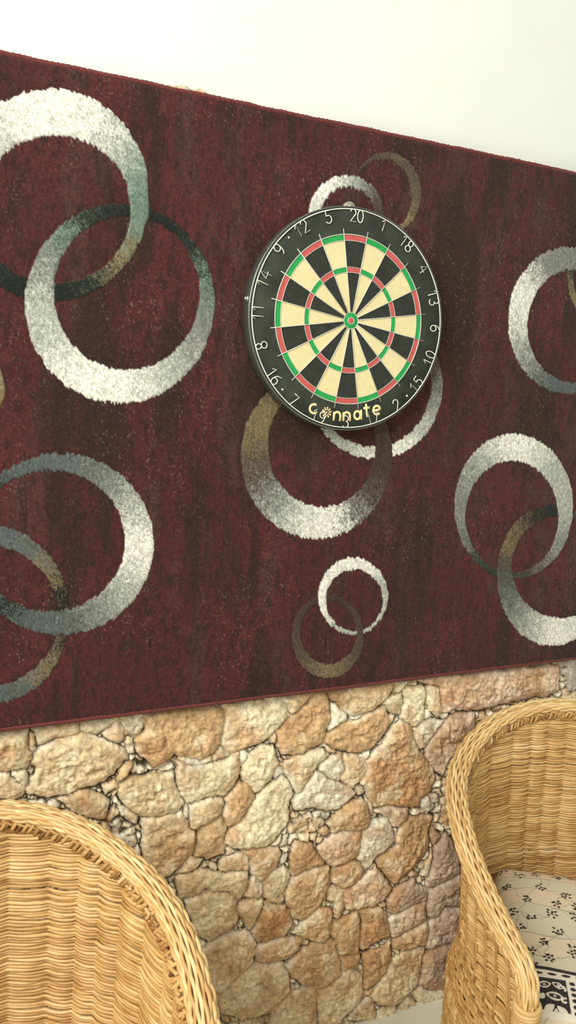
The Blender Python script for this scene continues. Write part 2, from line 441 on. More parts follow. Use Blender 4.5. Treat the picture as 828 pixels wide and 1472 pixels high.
    # ---- colours
    pal = {'c': (234, 216, 178), 'w': (240, 228, 200), 't': (222, 198, 156), 'o': (206, 170, 126), 'p': (218, 188, 158),
           'g': (200, 192, 172), 'm': (196, 170, 148), 'b': (198, 156, 112)}
    pc = np.array([pal[k] for k in klass]) + rng.normal(size=(nS, 1)) * 5
    col = pc[I]
    patch = fbm(sx * 11, sz * 11, 4, 200); patch2 = fbm(sx * 26, sz * 26, 4, 210); sp_ = fbm(sx * 150, sz * 150, 2, 220)
    o_ = np.array((200, 152, 106)); cr_ = np.array((240, 226, 192)); wh = np.array((246, 240, 222)); br = np.array((160, 120, 82))
    a = smooth(0.05, 0.45, patch)[..., None]; col = col * (1 - 0.55 * a) + o_ * 0.55 * a
    a = smooth(0.08, 0.5, patch2)[..., None]; col = col * (1 - 0.6 * a) + cr_ * 0.6 * a
    a = smooth(0.1, 0.5, -patch2)[..., None]; col = col * (1 - 0.35 * a) + br * 0.35 * a
    a = (smooth(0.012, 0.0, inside) * smooth(-0.1, 0.4, fbm(X * 18, Z * 18, 3, 230)))[..., None]; col = col * (1 - 0.55 * a) + wh * 0.55 * a
    col = col * (1 + 0.17 * sp_[..., None])
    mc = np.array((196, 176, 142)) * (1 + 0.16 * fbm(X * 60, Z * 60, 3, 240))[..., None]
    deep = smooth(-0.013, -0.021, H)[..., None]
    mc = mc * (1 - 0.6 * deep)  # crevice shade put into the mortar colour where joints run deep
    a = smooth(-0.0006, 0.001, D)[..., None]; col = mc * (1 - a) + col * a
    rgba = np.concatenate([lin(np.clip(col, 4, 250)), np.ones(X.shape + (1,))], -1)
    Z = Z + np.where(Z > STONE_TOP - 0.003, 0.011 * smooth(-0.425, -0.385, X) * smooth(-0.285, -0.33, X) * vnoise(X * 70, Z * 0, 260), 0)
    V = np.stack([X, -H, Z], -1).reshape(-1, 3)
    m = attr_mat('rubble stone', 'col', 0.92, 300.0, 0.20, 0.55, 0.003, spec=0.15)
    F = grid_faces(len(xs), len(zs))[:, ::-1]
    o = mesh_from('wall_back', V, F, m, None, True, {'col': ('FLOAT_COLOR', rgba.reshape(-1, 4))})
    return tag(o, 'wall of rough cream and orange rubble stone below the maroon rug', 'wall', kind='structure')

STONE_TOP = 2.136
build_stone_wall()

# white plaster above the stone
mb = MB()
nx, nz = 90, 60
xs = np.linspace(-2.2, 2.6, nx); zs = np.linspace(STONE_TOP - 0.03, 3.6, nz)
X, Z = np.meshgrid(xs, zs, indexing='ij'); Y = 0.012 - 0.003 * fbm(X * 3, Z * 3, 3, 300)
mb.add(np.stack([X, Y, Z], -1).reshape(-1, 3), grid_faces(nx, nz)[:, ::-1])
PLASTER = simple('white plaster', (231, 231, 221), 0.85, 0.02, 6.0, bmp=0.08, spec=0.2)
tag(mb.build('wall_upper', PLASTER), 'smooth white plastered wall above the maroon rug', 'wall', kind='structure')
# a few crumbs of the stone top standing proud of the rug edge
# floor
mb = MB()
nx = 160; xs = np.linspace(-2.2, 2.6, nx); ys = np.linspace(-3.4, 0.03, 110)
X, Y = np.meshgrid(xs, ys, indexing='ij')
mb.add(np.stack([X, Y, 0.001 * fbm(X * 4, Y * 4, 3, 310) - 0.001], -1).reshape(-1, 3), grid_faces(nx, 110))
tag(mb.build('floor', simple('pale concrete', (226, 222, 200), 0.75, 0.07, 9.0, bmp=0.1, spec=0.3)),
    'pale smooth concrete floor at the foot of the stone wall', 'floor', kind='structure')

# ------------------------------------------------------------------ rug hung on the wall
def ell(c, X, Z):
    dx = X - c[0]; dz = Z - c[1]
    return c[2] * dx * dx + 2 * c[3] * dx * dz + c[4] * dz * dz      # 1 on the edge
NC = dict(W=(222, 219, 204), L=(166, 168, 155), G=(104, 120, 106), S=(84, 90, 88), D=(32, 36, 32), T=(122, 106, 76), U=(86, 74, 60), K=(48, 54, 48), M=(122, 122, 114), F=(76, 64, 54), P=(62, 49, 43))
RCOL = {1: '95W 70W 45L 15G 345G 320T 297K 280D 240D 215K 200T 180G 150L 115W', 2: '270W 240W 205L 180L 158M 138G 112K 92D 55D 40K 15G 345M 310L',
 3: '0W 348W 28L 50M 90S 120S 142K 180D 215D 240S 268S 295M 325L', 4: '90S 60S 35T 14D 345D 330U 312T 290S 240S', 5: '0T 90L 180L 270T',
 6: '180W 150W 115W 88L 55M 20F 300F 230L', 7: '150P 125F 90U 45U 0U 320T 220P', 8: '160T 190F 215M 240L 262W 288W 308M 330F 0P 40U 100U',
 9: '20U 0M 330L 300W 270W 245L 220L 180L 90U', 10: '100W 150W 60W 20L 340L 290L 240L 200W', 11: '90P 180F 0F 270T 225U 315U',
 12: '175W 155W 125M 90M 200L 225M 250S 275S 45S', 13: '140D 175K 200T 240T', 14: '85W 105W 45L 130L 165M 200M 228K 260K 290F 320M 0L',
 15: '85D 102D 122P 145T 165F 190S 215M 245L 270W 300W 0L'}
PRIO = {1: lambda x: np.where(x > -0.52, 2.0, 1.0), 2: lambda x: x * 0 + 1.5, 3: lambda x: x * 0 + 2, 4: lambda x: x * 0 + 1, 5: lambda x: x * 0 + 1,
 6: lambda x: x * 0 + 2, 7: lambda x: x * 0 + 1, 8: lambda x: np.where(x > 0.0, 2.0, 1.0), 9: lambda x: x * 0 + 1.5, 10: lambda x: x * 0 + 1.5,
 11: lambda x: np.where(x > 0.05, 2.0, 1.0), 12: lambda x: x * 0 + 2, 13: lambda x: x * 0 + 1, 14: lambda x: x * 0 + 1.5, 15: lambda x: np.where(x > 0.56, 1.0, 2.0)}
def build_rug():
    root = empty('rug', (0, -0.006, RUG_Z0))
    tag(root, 'maroon rug with interlocking grey and white rings, hung on the stone wall', 'rug')
    x0, x1 = -0.93, 0.93; h = RUG_Z1 - RUG_Z0
    xs = np.arange(x0 + 0.004, x1 - 0.003, 0.002); zs = np.arange(0.004, h - 0.003, 0.002)
    X, Zl = np.meshgrid(xs, zs, indexing='ij'); Z = Zl + RUG_Z0
    wob = 0.0016 * (vnoise(X * 420, Z * 120, 5) - 0.5) * 2
    ex = X + 0.0022 * fbm(X * 120, Z * 60, 2, 410); ez = Z + 0.0035 * (vnoise(X * 330, Z * 40, 420) - 0.5) * 2
    # ground
    st = fbm(X * 16, Z * 3.2, 4, 430); bl = fbm(X * 7, Z * 5, 4, 440); fine = fbm(X * 130, Z * 45, 3, 450)
    tuft = vnoise(X * 330, Z * 250, 460)
    base = np.zeros(X.shape + (3,)) + np.array((76, 39, 38))
    red = np.array((86, 41, 41)); dk = np.array((50, 35, 31)); gr = np.array((76, 52, 47))
    def mixin(c, a):
        nonlocal base
        a = np.clip(a, 0, 1)[..., None]; base = base * (1 - a) + c * a
    mixin(red, smooth(0.0, 0.5, bl) * 0.75)
    mixin(gr, smooth(0.05, 0.5, fbm(X * 20, Z * 6, 4, 470)) * 0.6)
    mixin(dk, smooth(0.0, 0.42, st) * 0.8)
    mixin(dk, smooth(0.12, 0.4, fine) * 0.6)
    mixin(np.array((128, 110, 96)), (vnoise(X * 480, Z * 260, 480) > 0.88) * smooth(-0.5, 0.5, fbm(X * 9, Z * 7, 3, 490)) * 0.55)
    mixin(np.array((46, 38, 35)), (vnoise(X * 400, Z * 200, 481) > 0.80) * 0.45)
    base = base * (0.86 + 0.28 * tuft)[..., None]
    # rings
    best = np.zeros(X.shape); rc = base.copy(); groove = np.zeros(X.shape); raised = np.zeros(X.shape)
    n1 = hash2(np.floor(X * 500 + .1 * np.sin(Z * 300)).astype(np.int64), np.floor(Z * 400).astype(np.int64), 500) * 0.7 + 0.3 * vnoise(X * 300, Z * 260, 500); n2 = fbm(X * 60, Z * 60, 2, 510)
    n3 = 0.5 * hash2(np.floor(X * 499).astype(np.int64), np.floor(Z * 333).astype(np.int64), 511) + 0.5 * vnoise(X * 260, Z * 220, 512)
    for k, (o, i) in RINGS.items():
        eo = ell(o, ex, ez); ei = ell(i, ex, ez)
        size = 0.5 / math.sqrt(o[2])
        mo = (1 - np.sqrt(eo)) * 2 * size; mi = (np.sqrt(np.maximum(ei, 1e-9)) - 1) * 2 * size * math.sqrt(o[2] / i[2])
        dist = np.minimum(mo, mi)
        pr = PRIO[k](X)
        inside = (dist > 0) & (pr > best)
        groove = np.maximum(groove, np.exp(-(dist / 0.0028) ** 2) * (pr >= best))
        if not inside.any(): continue
        ang = np.degrees(np.arctan2((Z - o[1]), (X - o[0]))) + (n1 - 0.5) * 40 + n2 * 9
        stops = sorted((float(s[:-1]) % 360, NC[s[-1]]) for s in RCOL[k].split())
        an = np.array([s[0] for s in stops]); cs = np.array([s[1] for s in stops], float)
        an = np.concatenate([[an[-1] - 360], an, [an[0] + 360]]); cs = np.concatenate([cs[-1:], cs, cs[:1]])
        a = ang % 360
        colr = np.stack([np.interp(a, an, cs[:, q]) for q in range(3)], -1)
        lum = colr.mean(-1)
        speck = 0.79 + 0.45 * n3
        colr = colr * speck[..., None]
        a = smooth(0, 0.002, dist)[..., None] * inside[..., None]
        rc = rc * (1 - a) + colr * a
        best = np.where(inside, pr, best); raised = np.where(inside, 1.0, raised)
    rgba = np.concatenate([lin(np.clip(rc, 6, 246)), np.ones(X.shape + (1,))], -1)
    Y = -0.0100 - 0.0006 * tuft - 0.0012 * raised + 0.0014 * groove - 0.0004 * fine + 0.0012 * fbm(X * 3, Z * 2, 2, 520)
    edge = np.minimum(np.minimum(X - x0, x1 - X), np.minimum(Zl, h - Zl)); Y = Y + 0.004 * smooth(0.010, 0.0, edge)
    V = np.stack([X, Y, Zl], -1).reshape(-1, 3)
    m = attr_mat('rug pile', 'col', 0.95, 620.0, 0.26, 0.6, 0.002, sheen=RUG_SHEEN, spec=0.1)
    mesh_from('pile', V, grid_faces(len(xs), len(zs))[:, ::-1], m, root, True, {'col': ('FLOAT_COLOR', rgba.reshape(-1, 4))})
    mb = MB(); mb.box((x0 + 0.003, -0.004, 0.003), (x1 - 0.003, -0.0005, h - 0.003))
    mb.build('backing', simple('rug backing', (150, 120, 95), 0.9), root, False)
    # overlocked binding round the edge: a yarn cord with fine wrapped stitches
    mb = MB(); r0 = 0.0052
    for a, b in (((x0, 0), (x1, 0)), ((x1, 0), (x1, h)), ((x1, h), (x0, h)), ((x0, h), (x0, 0))):
        a = np.array(a); b = np.array(b); L = np.linalg.norm(b - a); n = int(L / 0.0035)
        t = np.linspace(0, 1, n)[:, None]; P = a + (b - a) * t
        nrm = np.array([-(b - a)[1], (b - a)[0]]) / L
        P = P + nrm * (0.0030 + 0.0012 * fbm(t * 40 + 3, t * 0 + a.sum(), 2, 530))
        P3 = np.stack([P[:, 0], np.full(n, -0.0058), P[:, 1]], -1)
        rr = r0 * (1 + 0.10 * np.sin(np.arange(n) * 2.4) + 0.10 * np.random.default_rng(3).normal(size=n) * 0.6)
        mb.tube(P3, rr, 8)
    bm_ = simple('rug binding yarn', (106, 54, 50), 0.9, 0.25, 260.0, bmp=0.4, spec=0.15)
    bm_.node_tree.nodes['Principled BSDF'].inputs['Sheen Weight'].default_value = 0.1
    tag(mb.build('binding', bm_, root), 'maroon stitched edge binding')
build_rug()
# ------------------------------------------------------------------ dartboard
def stroke_shapes(ch):
    A = lambda cx, cy, rx, ry, a0, a1, n=14: [(cx + rx * math.cos(math.radians(t)), cy + ry * math.sin(math.radians(t))) for t in np.linspace(a0, a1, n)]
    S = {'0': [A(.32, .5, .28, .5, 90, 450, 24)], '1': [[(.08, .72), (.34, 1), (.34, 0)]],
         '2': [A(.31, .72, .27, .28, 170, -25) + [(.06, .02), (.62, .02)]],
         '3': [A(.28, .75, .28, .25, 140, -80, 12) + A(.28, .26, .31, .26, 80, -150, 14)],
         '4': [[(.46, 0), (.46, 1), (.02, .34), (.66, .34)]],
         '5': [[(.58, .98), (.14, .98), (.10, .56)] + A(.28, .31, .31, .31, 120, -145, 16)],
         '6': [[(.52, .98)] + A(.34, .34, .30, .52, 115, 180, 8) + A(.32, .29, .28, .29, 180, 520, 22)],
         '7': [[(.04, .98), (.60, .98), (.22, 0)]],
         '8': [A(.32, .75, .23, .25, -90, 270, 20), A(.32, .25, .29, .25, 90, 450, 20)],
         '9': [A(.32, .71, .28, .29, 0, 360, 20) + [(.60, .66)] + A(.28, .5, .32, .5, 10, -75, 10)],
         'c': [A(.5, .5, .42, .46, 45, 315, 20)],
         'n': [[(.12, 0), (.12, .92)], A(.46, .52, .34, .40, 180, 0, 14) + [(.80, 0)]],
         'a': [A(.40, .46, .33, .42, 0, 360, 24), [(.82, .98), (.82, -.04)]],
         't': [[(.40, 1.35), (.40, .25)] + A(.62, .25, .22, .25, 180, 280, 8), [(.08, .92), (.78, .92)]],
         'e': [[(.10, .48), (.84, .48)] + A(.47, .48, .38, .46, 5, 310, 20)]}
    return S[ch]

def build_dartboard():
    root = empty('dartboard', (0, -0.0186, 1.7354))
    tag(root, 'round dartboard with black number surround, hung on the maroon rug', 'dartboard')
    T = 0.0364; FY = -T                                  # local Y of the face
    BLK = simple('black sisal', (50, 53, 47), 0.85, 0.22, 70.0, bmp=0.25, spec=0.25)
    DUST = simple('dusty black sisal', (54, 58, 50), 0.85, 0.42, 24.0, bmp=0.2, spec=0.25)
    CRM = simple('cream sisal', (226, 210, 160), 0.85, 0.05, 90.0, bmp=0.2, spec=0.2)
    RED = simple('red sisal', (196, 92, 88), 0.85, 0.08, 120.0, bmp=0.2, spec=0.2)
    GRN = simple('green sisal', (44, 158, 80), 0.85, 0.08, 120.0, bmp=0.2, spec=0.2)
    WIRE = simple('spider wire', (206, 204, 190), 0.45, 0.05, 100.0, metallic=0.2)
    WHITE = simple('number wire', (226, 226, 214), 0.5, 0.04, 100.0)
    BAND = simple('steel band', (118, 120, 116), 0.36, 0.25, 14.0, metallic=0.7, stretch=(1, 0.1, 1))
    STEEL = simple('worn steel', (170, 164, 146), 0.45, 0.1, 60.0, metallic=0.5)
    # body with its number surround
    mb = MB(); mb.lathe([(0.0, 0.0), (0.2235, 0.0), (0.2240, -0.004), (0.2240, FY + 0.003), (0.2222, FY), (0.1705, FY)], 128)
    mb.build('surround', DUST, root)
    mb = MB(); mb.lathe([(0.2238, 0.0), (0.2262, -0.001), (0.2262, FY + 0.0035), (0.2254, FY + 0.0005), (0.2236, FY + 0.0005)], 128)
    tag(mb.build('band', BAND, root), 'dark steel band round the edge')
    # sectors
    mb = MB(); rad = [0.0165, 0.0962, 0.1066, 0.1585, 0.1705]; sub = 6
    for k in range(20):
        a = PI / 2 - (k - 0.5) * PI / 10 - np.arange(sub + 1) * PI / 10 / sub
        for q in range(4):
            r0, r1 = rad[q], rad[q + 1]
            V = np.concatenate([np.stack([r * np.cos(a), np.full(sub + 1, FY - 0.0002), r * np.sin(a)], -1) for r in (r0, r1)])
            i = np.arange(sub); F = np.stack([i, i + 1, i + sub + 2, i + sub + 1], -1)
            mt = ((1 if k % 2 else 0) if q in (0, 2) else (3 if k % 2 else 2))
            mb.add(V, F, None, 0.5, mt)
    mb.build('playing_face', [BLK, CRM, RED, GRN], root, False)
    mb = MB(); mb.lathe([(0.0066, FY - 0.0006), (0.0160, FY - 0.0006), (0.0166, FY)], 40)
    tag(mb.build('outer_bull', GRN, root), 'green outer bull ring')
    mb = MB(); mb.lathe([(0.0, FY - 0.0012), (0.0055, FY - 0.0010), (0.0066, FY)], 32)
    tag(mb.build('bullseye', RED, root), 'red centre bullseye')
    # spider
    mb = MB(); yw = FY - 0.0008
    for r, t in ((0.1705, .0010), (0.1585, .0006), (0.1066, .0006), (0.0962, .0006), (0.0166, .0008), (0.0066, .0007)):
        a = np.arange(128) * 2 * PI / 128
        mb.tube(np.stack([r * np.cos(a), np.full(128, yw), r * np.sin(a)], -1), t, 6, closed=True)
    for k in range(20):
        a = PI / 2 + PI / 20 + k * PI / 10
        P = np.array([(r * math.cos(a), yw - 0.0003, r * math.sin(a)) for r in (0.0166, 0.06, 0.11, 0.1815)])
        mb.tube(P, 0.00085, 6)
    mb.build('spider', WIRE, root)
    # brand lettering, printed flat below the double ring
    mb = MB()
    L = [('c', -.0758, -.1838, 8), ('n', -.0203, -.1968, -2), ('n', .0026, -.1966, 1), ('a', .0290, -.1925, 6), ('t', .0513, -.1855, 10), ('e', .0741, -.1810, 14)]
    for ch, x, z, rot in L:
        c_, s_ = math.cos(math.radians(rot)), math.sin(math.radians(rot)); hgt = 0.0200; wid = 0.0222
        for st in stroke_shapes(ch):
            P = np.array([((px - .46) * wid, (pz - .48) * hgt) for px, pz in st])
            P = np.stack([x + P[:, 0] * c_ - P[:, 1] * s_, np.zeros(len(P)), z + P[:, 0] * s_ + P[:, 1] * c_], -1)
            m2 = MB(); m2.tube(P, 0.0025, 8); V = m2.V[0]; V[:, 1] = V[:, 1] * 0.12 + FY - 0.0002
            mb.add(V, m2.F4[0], m2.F3[0])
    for k in range(10):                                   # the little wheel standing for the o
        a0 = k * 2 * PI / 10; a = np.linspace(a0, a0 + PI / 10 * 0.95, 4)
        V = np.concatenate([np.stack([-.0455 + r * np.cos(a), np.full(4, FY - 0.0005), -.1895 + r * np.sin(a)], -1) for r in (0.0042, 0.0112)])
        i = np.arange(3); mb.add(V, np.stack([i, i + 4, i + 5, i + 1], -1))
    mb.lathe([(0, FY - .0005), (.0018, FY - .0004)], 12, centre=(-.0455, -.1895))
    tag(mb.build('lettering', simple('printed cream', (240, 218, 160), 0.8, 0.04), root), 'cream printed brand word')
    # number ring
    mb = MB(); a = np.arange(160) * 2 * PI / 160; yr = FY - 0.0016; R = 0.2195
    mb.tube(np.stack([R * np.cos(a), np.full(160, yr), R * np.sin(a)], -1), 0.0011, 6, closed=True)
    order = [20, 1, 18, 4, 13, 6, 10, 15, 2, 17, 3, 19, 7, 16, 8, 11, 14, 9, 12, 5]
    flip = {10, 15, 2, 17, 3, 19, 7, 16}
    H = 0.0245
    for k, num in enumerate(order):
        a = PI / 2 - k * PI / 10
        rad_ = np.array([math.cos(a), math.sin(a)]); upv = -rad_ if num in flip else rad_
        rv = np.array([upv[1], -upv[0]]); s = str(num); adv = 0.68 * H; tot = adv * (len(s) - 1)
        for q, ch in enumerate(s):
            for st in stroke_shapes(ch):
                P = np.array(st); P = (P - np.array([.32, .5])) * H * np.array([0.92, 1])
                w_ = (R - H / 2) * rad_ + np.outer(P[:, 0] - tot / 2 + q * adv, rv) + np.outer(P[:, 1], upv)
                mb.tube(np.stack([w_[:, 0], np.full(len(w_), yr - 0.0004), w_[:, 1]], -1), 0.00095, 6)
    tag(mb.build('number_ring', WHITE, root), 'white wire ring carrying the numbers')
    for deg in (135, 225, 315):
        mb = MB(); c_ = (0.2085 * math.cos(math.radians(deg)), 0.2085 * math.sin(math.radians(deg)))
        mb.lathe([(0, FY - .0028), (.0014, FY - .0024), (.0021, FY - .001), (.0021, FY)], 14, centre=c_)
        tag(mb.build('ring_clip', WHITE, root), 'small white clip dot on the surround')
    mb = MB(); mb.lathe([(0, -.0165), (.0105, -.0160), (.0135, -.0140), (.0140, -.010), (.0140, -.003), (.0, -.003)], 32, centre=(-.004, .2265))
    mb.lathe([(0, -.0185), (.004, -.0180), (.005, -.016)], 16, centre=(-.004, .2300))
    tag(mb.build('hanging_tab', STEEL, root), 'rounded pale metal hanging tab at the top')
    mb = MB(); a = PI - 0.11
    for r0, r1, t in ((0.226, 0.2285, 0.0052), (0.2285, 0.2325, 0.0030)):
        P = np.array([(r * math.cos(a), -0.026, r * math.sin(a)) for r in (r0, r1)]); mb.tube(P, t, 12)
    tag(mb.build('band_screw', simple('bright screw', (190, 190, 182), 0.35, metallic=0.6), root), 'small bright screw closing the band')
build_dartboard()

# ------------------------------------------------------------------ wicker tub chairs
WR, BR, AR, PW, FL = 0.3226, 0.3231, 0.2515, 0.8536, -0.0388
ZK = np.array([0.8522, 0.8254, 0.7669, 0.7169, 0.6566, 0.6095])
def spl(kn, d):
    n = len(kn) - 1; u = np.clip(d * n, 0, n - 1e-6); i = u.astype(int); t = u - i
    K = np.concatenate([[kn[1]], kn, [2 * kn[-1] - kn[-2]]]); a, b, c, e = K[i], K[i+1], K[i+2], K[i+3]
    return .5 * ((2*b) + (-a + c) * t + (2*a - 5*b + 4*c - e) * t*t + (-a + 3*b - 3*c + e) * t**3)
def plan_table():
    th = np.linspace(0, PI / 2, 600); x = WR * np.sin(th) ** PW; y = BR * np.cos(th) ** PW
    k = np.linspace(0, 1, 400)[1:]
    x = np.concatenate([x, WR + FL * k ** 1.5]); y = np.concatenate([y, -AR * k])
    d = np.concatenate([[0], np.cumsum(np.hypot(np.diff(x), np.diff(y)))])
    return x, y, d / d[-1], d[-1]
PX, PY, PD, PLEN = plan_table()
def plan(s):
    a = np.abs(s); return np.sign(s) * np.interp(a, PD, PX), np.interp(a, PD, PY)
def zrim(s): return spl(ZK, np.abs(s))
def kxy(z):
    t = np.clip((z - 0.45) / 0.40, 0, 1); fl = smooth(0.345, 0.30, z)
    return 0.880 + 0.085 * t + 0.075 * fl, 0.945 + 0.03 * t + 0.02 * fl
def shell(s, z):
    x, y = plan(s); kx, ky = kxy(z)
    return x * kx, np.where(y > 0, y * ky, y)
def shell_normal(s):
    e = 1e-3; x0, y0 = plan(np.clip(s - e, -1, 1)); x1, y1 = plan(np.clip(s + e, -1, 1))
    tx, ty = x1 - x0, y1 - y0; l = np.hypot(tx, ty) + 1e-12
    nx, ny = -ty / l, tx / l                              # outward or inward; make it outward
    x, y = plan(s); f = np.where(nx * x + ny * (y + 0.05) < 0, -1.0, 1.0)
    return nx * f, ny * f

STAKES = 27
ST = np.linspace(-1, 1, 4000); QT = (ST + 1) * STAKES / 2 + 0.22 * np.sin(ST * 17.0 + 1.0)
def build_chair(label):
    rng = np.random.default_rng(8)
    root = empty('wicker_armchair'); tag(root, label, 'armchair')
    Z3 = lambda n: np.tile([0, 0, 1.0], (n, 1))
    # --- woven tub: rows of cane passing in front of and behind the stakes
    mb = MB(); pitch = 0.0060; nrow = int((0.85 - 0.395) / pitch)
    for r in range(nrow):
        z = 0.395 + r * pitch
        sg = np.linspace(0, 1, 2000); ok = zrim(sg) - 0.016 > z
        smax = sg[ok].max() if ok.any() else 0
        if smax < 0.02: continue
        n = max(8, int(2 * smax * PLEN / 0.0062)); s = np.linspace(-smax, smax, n)
        x, y = shell(s, np.full(n, z)); nx, ny = shell_normal(s)
        q_ = (s + 1) * STAKES / 2 + 0.22 * np.sin(s * 17.0 + 1.0)          # position among unevenly spaced stakes
        amp = -0.0080 * np.abs(np.sin(q_ * PI)) ** 0.65 + 0.0040 + 0.0012 * np.cos(q_ * PI + (r % 2) * PI) * (r % 3 > 0) + 0.0009 * rng.normal() + 0.0014 * fbm(s * 30 + r * 3.1, s * 0 + r * 0.7, 2, 600)
        zz = z + 0.0016 * fbm(s * 14 + 5, s * 0 + r * 0.21, 2, 610) + 0.0007 * rng.normal()
        N = np.stack([nx, ny, np.zeros(n)], -1)
        P = np.stack([x + nx * amp, y + ny * amp, zz], -1)
        tone = 0.54 + 0.05 * rng.normal() + 0.30 * (hash2(np.floor(q_).astype(np.int64), np.full(n, r, np.int64), 620) - 0.5) + 0.12 * fbm(q_, s * 0 + r * 0.05, 2, 621)
        tone = np.repeat(tone, 5); tone = np.concatenate([tone, tone[:1], tone[-1:]])
        mb.tube(P, 0.0033 * (1 + 0.16 * np.clip(rng.normal(), -1.5, 1.5) * 0.6), 5, tone, N, Z3(n))
    for k in range(STAKES + 1):                           # upright stakes
        s = float(np.interp(k, QT, ST)); s_ = np.array([s]); zt = float(zrim(s_)[0]) - 0.012
        zz = np.linspace(0.39, zt, 14); x, y = shell(np.full(14, s), zz)
        nx, ny = shell_normal(np.full(14, s))
        mb.tube(np.stack([x + nx * 0.0055, y + ny * 0.0055, zz], -1), 0.0030, 5, 0.36)
    mb.build('woven_tub', WICKER, root)
    # --- woven skirt under the seat, closed across the front
    mb = MB(); rows = np.concatenate([np.arange(0.012, 0.298, 0.0066), np.arange(0.298, 0.348, 0.0036), np.arange(0.348, 0.395, 0.0066)])
    for r, z in enumerate(rows):
        n = 230; s = np.linspace(-1, 1, n); x, y = shell(s, np.full(n, z)); nx, ny = shell_normal(s)
        xf = np.linspace(x[-1], x[0], 70)[1:-1]; yf = np.full(len(xf), y[0]) - 0.02 * (1 - (xf / x[-1]) ** 2)
        X_ = np.concatenate([x, xf]); Y_ = np.concatenate([y, yf]); NX = np.concatenate([nx, xf * 0]); NY = np.concatenate([ny, xf * 0 - 1])
        m_ = len(X_); ph = np.arange(m_) * 0.0075 / 0.05 * 2 * PI + (r % 2) * PI; a = 0.0024 * np.cos(ph) + 0.001 * rng.normal()
        P = np.stack([X_ + NX * a, Y_ + NY * a, z + 0.0012 * fbm(np.arange(m_) * .05, np.zeros(m_) + r * .3, 2, 630)], -1)
        mb.tube(P, 0.0042, 5, 0.46 + 0.10 * rng.normal(), np.stack([NX, NY, NX * 0], -1), Z3(m_), closed=True)
    mb.build('woven_skirt', WICKER, root)
    # --- seat platform
    mb = MB()
    for r, yy in enumerate(np.arange(-AR + 0.005, BR * 0.93, 0.0085)):
        sg = np.linspace(0, 1, 1500); xg, yg = shell(sg, np.full(1500, 0.40)); xm = float(np.interp(-yy, -yg, xg)) - 0.006
        if xm < 0.02: continue
        n = 30; xx = np.linspace(-xm, xm, n)
        mb.tube(np.stack([xx, np.full(n, yy), 0.395 + 0.002 * np.cos(np.arange(n) * PI + r * PI)], -1), 0.0045, 5, 0.45 + .1 * rng.normal())
    mb.build('seat', WICKER, root)
    # --- braided rim, running down both arm fronts as posts
    s = np.linspace(-1, 1, 700); x, y = plan(s); z = zrim(s); mid = np.stack([x, y, z], -1)
    t0 = mid[0] - mid[6]; t0 /= np.linalg.norm(t0)
    def tail(p, t):
        R_ = 0.042; h = np.array([t[0], t[1], 0]); h /= np.linalg.norm(h); a0 = math.asin(-t[2]); out = []
        c = p - R_ * np.array([h[0] * math.sin(a0), h[1] * math.sin(a0), math.cos(a0)])
        for a in np.linspace(a0, PI / 2, 14)[1:]: out.append(c + R_ * (h * math.sin(a) + np.array([0, 0, math.cos(a)])))
        q = out[-1]
        for zz in np.arange(q[2] - 0.006, 0.012, -0.006): out.append(np.array([q[0] - h[0] * 0.02 * (q[2] - zz), q[1], zz]))
        return np.array(out)
    mir = np.array([-1, 1, 1.0]); ta = tail(mid[0], t0)
    path = np.concatenate([ta[::-1], mid, ta * mir])
    d = np.concatenate([[0], np.cumsum(np.linalg.norm(np.diff(path, axis=0), axis=1))]); n = int(d[-1] / 0.005)
    u = np.linspace(0, d[-1], n); path = np.stack([np.interp(u, d, path[:, k]) for k in range(3)], -1)
    ker = np.ones(7) / 7; pad = np.concatenate([np.repeat(path[:1], 3, 0), path, np.repeat(path[-1:], 3, 0)])
    path = np.stack([np.convolve(pad[:, k], ker, 'valid') for k in range(3)], -1)
    T = np.gradient(path, axis=0); T /= np.linalg.norm(T, axis=1, keepdims=True)
    # side vector: horizontal, pointing away from the seat
    ctr = path[:, :2] - np.array([0, -0.06])
    hx = np.stack([T[:, 1], -T[:, 0], np.zeros(n)], -1)
    side = np.where(np.abs(T[:, 2:3]) > 0.80, np.stack([np.sign(path[:, 0]), np.zeros(n), np.zeros(n)], -1), hx / (np.linalg.norm(hx, axis=1, keepdims=True) + 1e-9))
    side *= np.where((side[:, :2] * ctr).sum(1) < 0, -1.0, 1.0)[:, None]
    k2 = np.ones(15) / 15; pad = np.concatenate([np.repeat(side[:1], 7, 0), side, np.repeat(side[-1:], 7, 0)])
    side = np.stack([np.convolve(pad[:, k], k2, 'valid') for k in range(3)], -1)
    side -= T * (side * T).sum(1, keepdims=True); side /= np.linalg.norm(side, axis=1, keepdims=True)
    upn = np.cross(T, side); upn *= np.where((upn[:, 2:3] + 0 * T[:, 2:3]) < -0.2, 1, 1)
    post = np.minimum(u, u[-1] - u) < ta.shape[0] * 0.0058
    ps = smooth(0.30, 0.62, path[:, 2]) if False else smooth(0.0, 1.0, np.convolve(np.concatenate([np.repeat(post[:1], 15), post, np.repeat(post[-1:], 15)]).astype(float), np.ones(31) / 31, 'valid'))
    hw = 0.0195 * (1 - ps) + 0.0150 * ps; hh = 0.0115 * (1 - ps) + 0.0140 * ps
    mb = MB(); NS = 19
    core = MB()
    a = np.arange(12) * 2 * PI / 12
    core.tube(path, 1.0, 12, 0.4, side * hw[:, None] * 0.92, upn * hh[:, None] * 0.92)
    core.build('rim_core', WICKER_DARK, root)
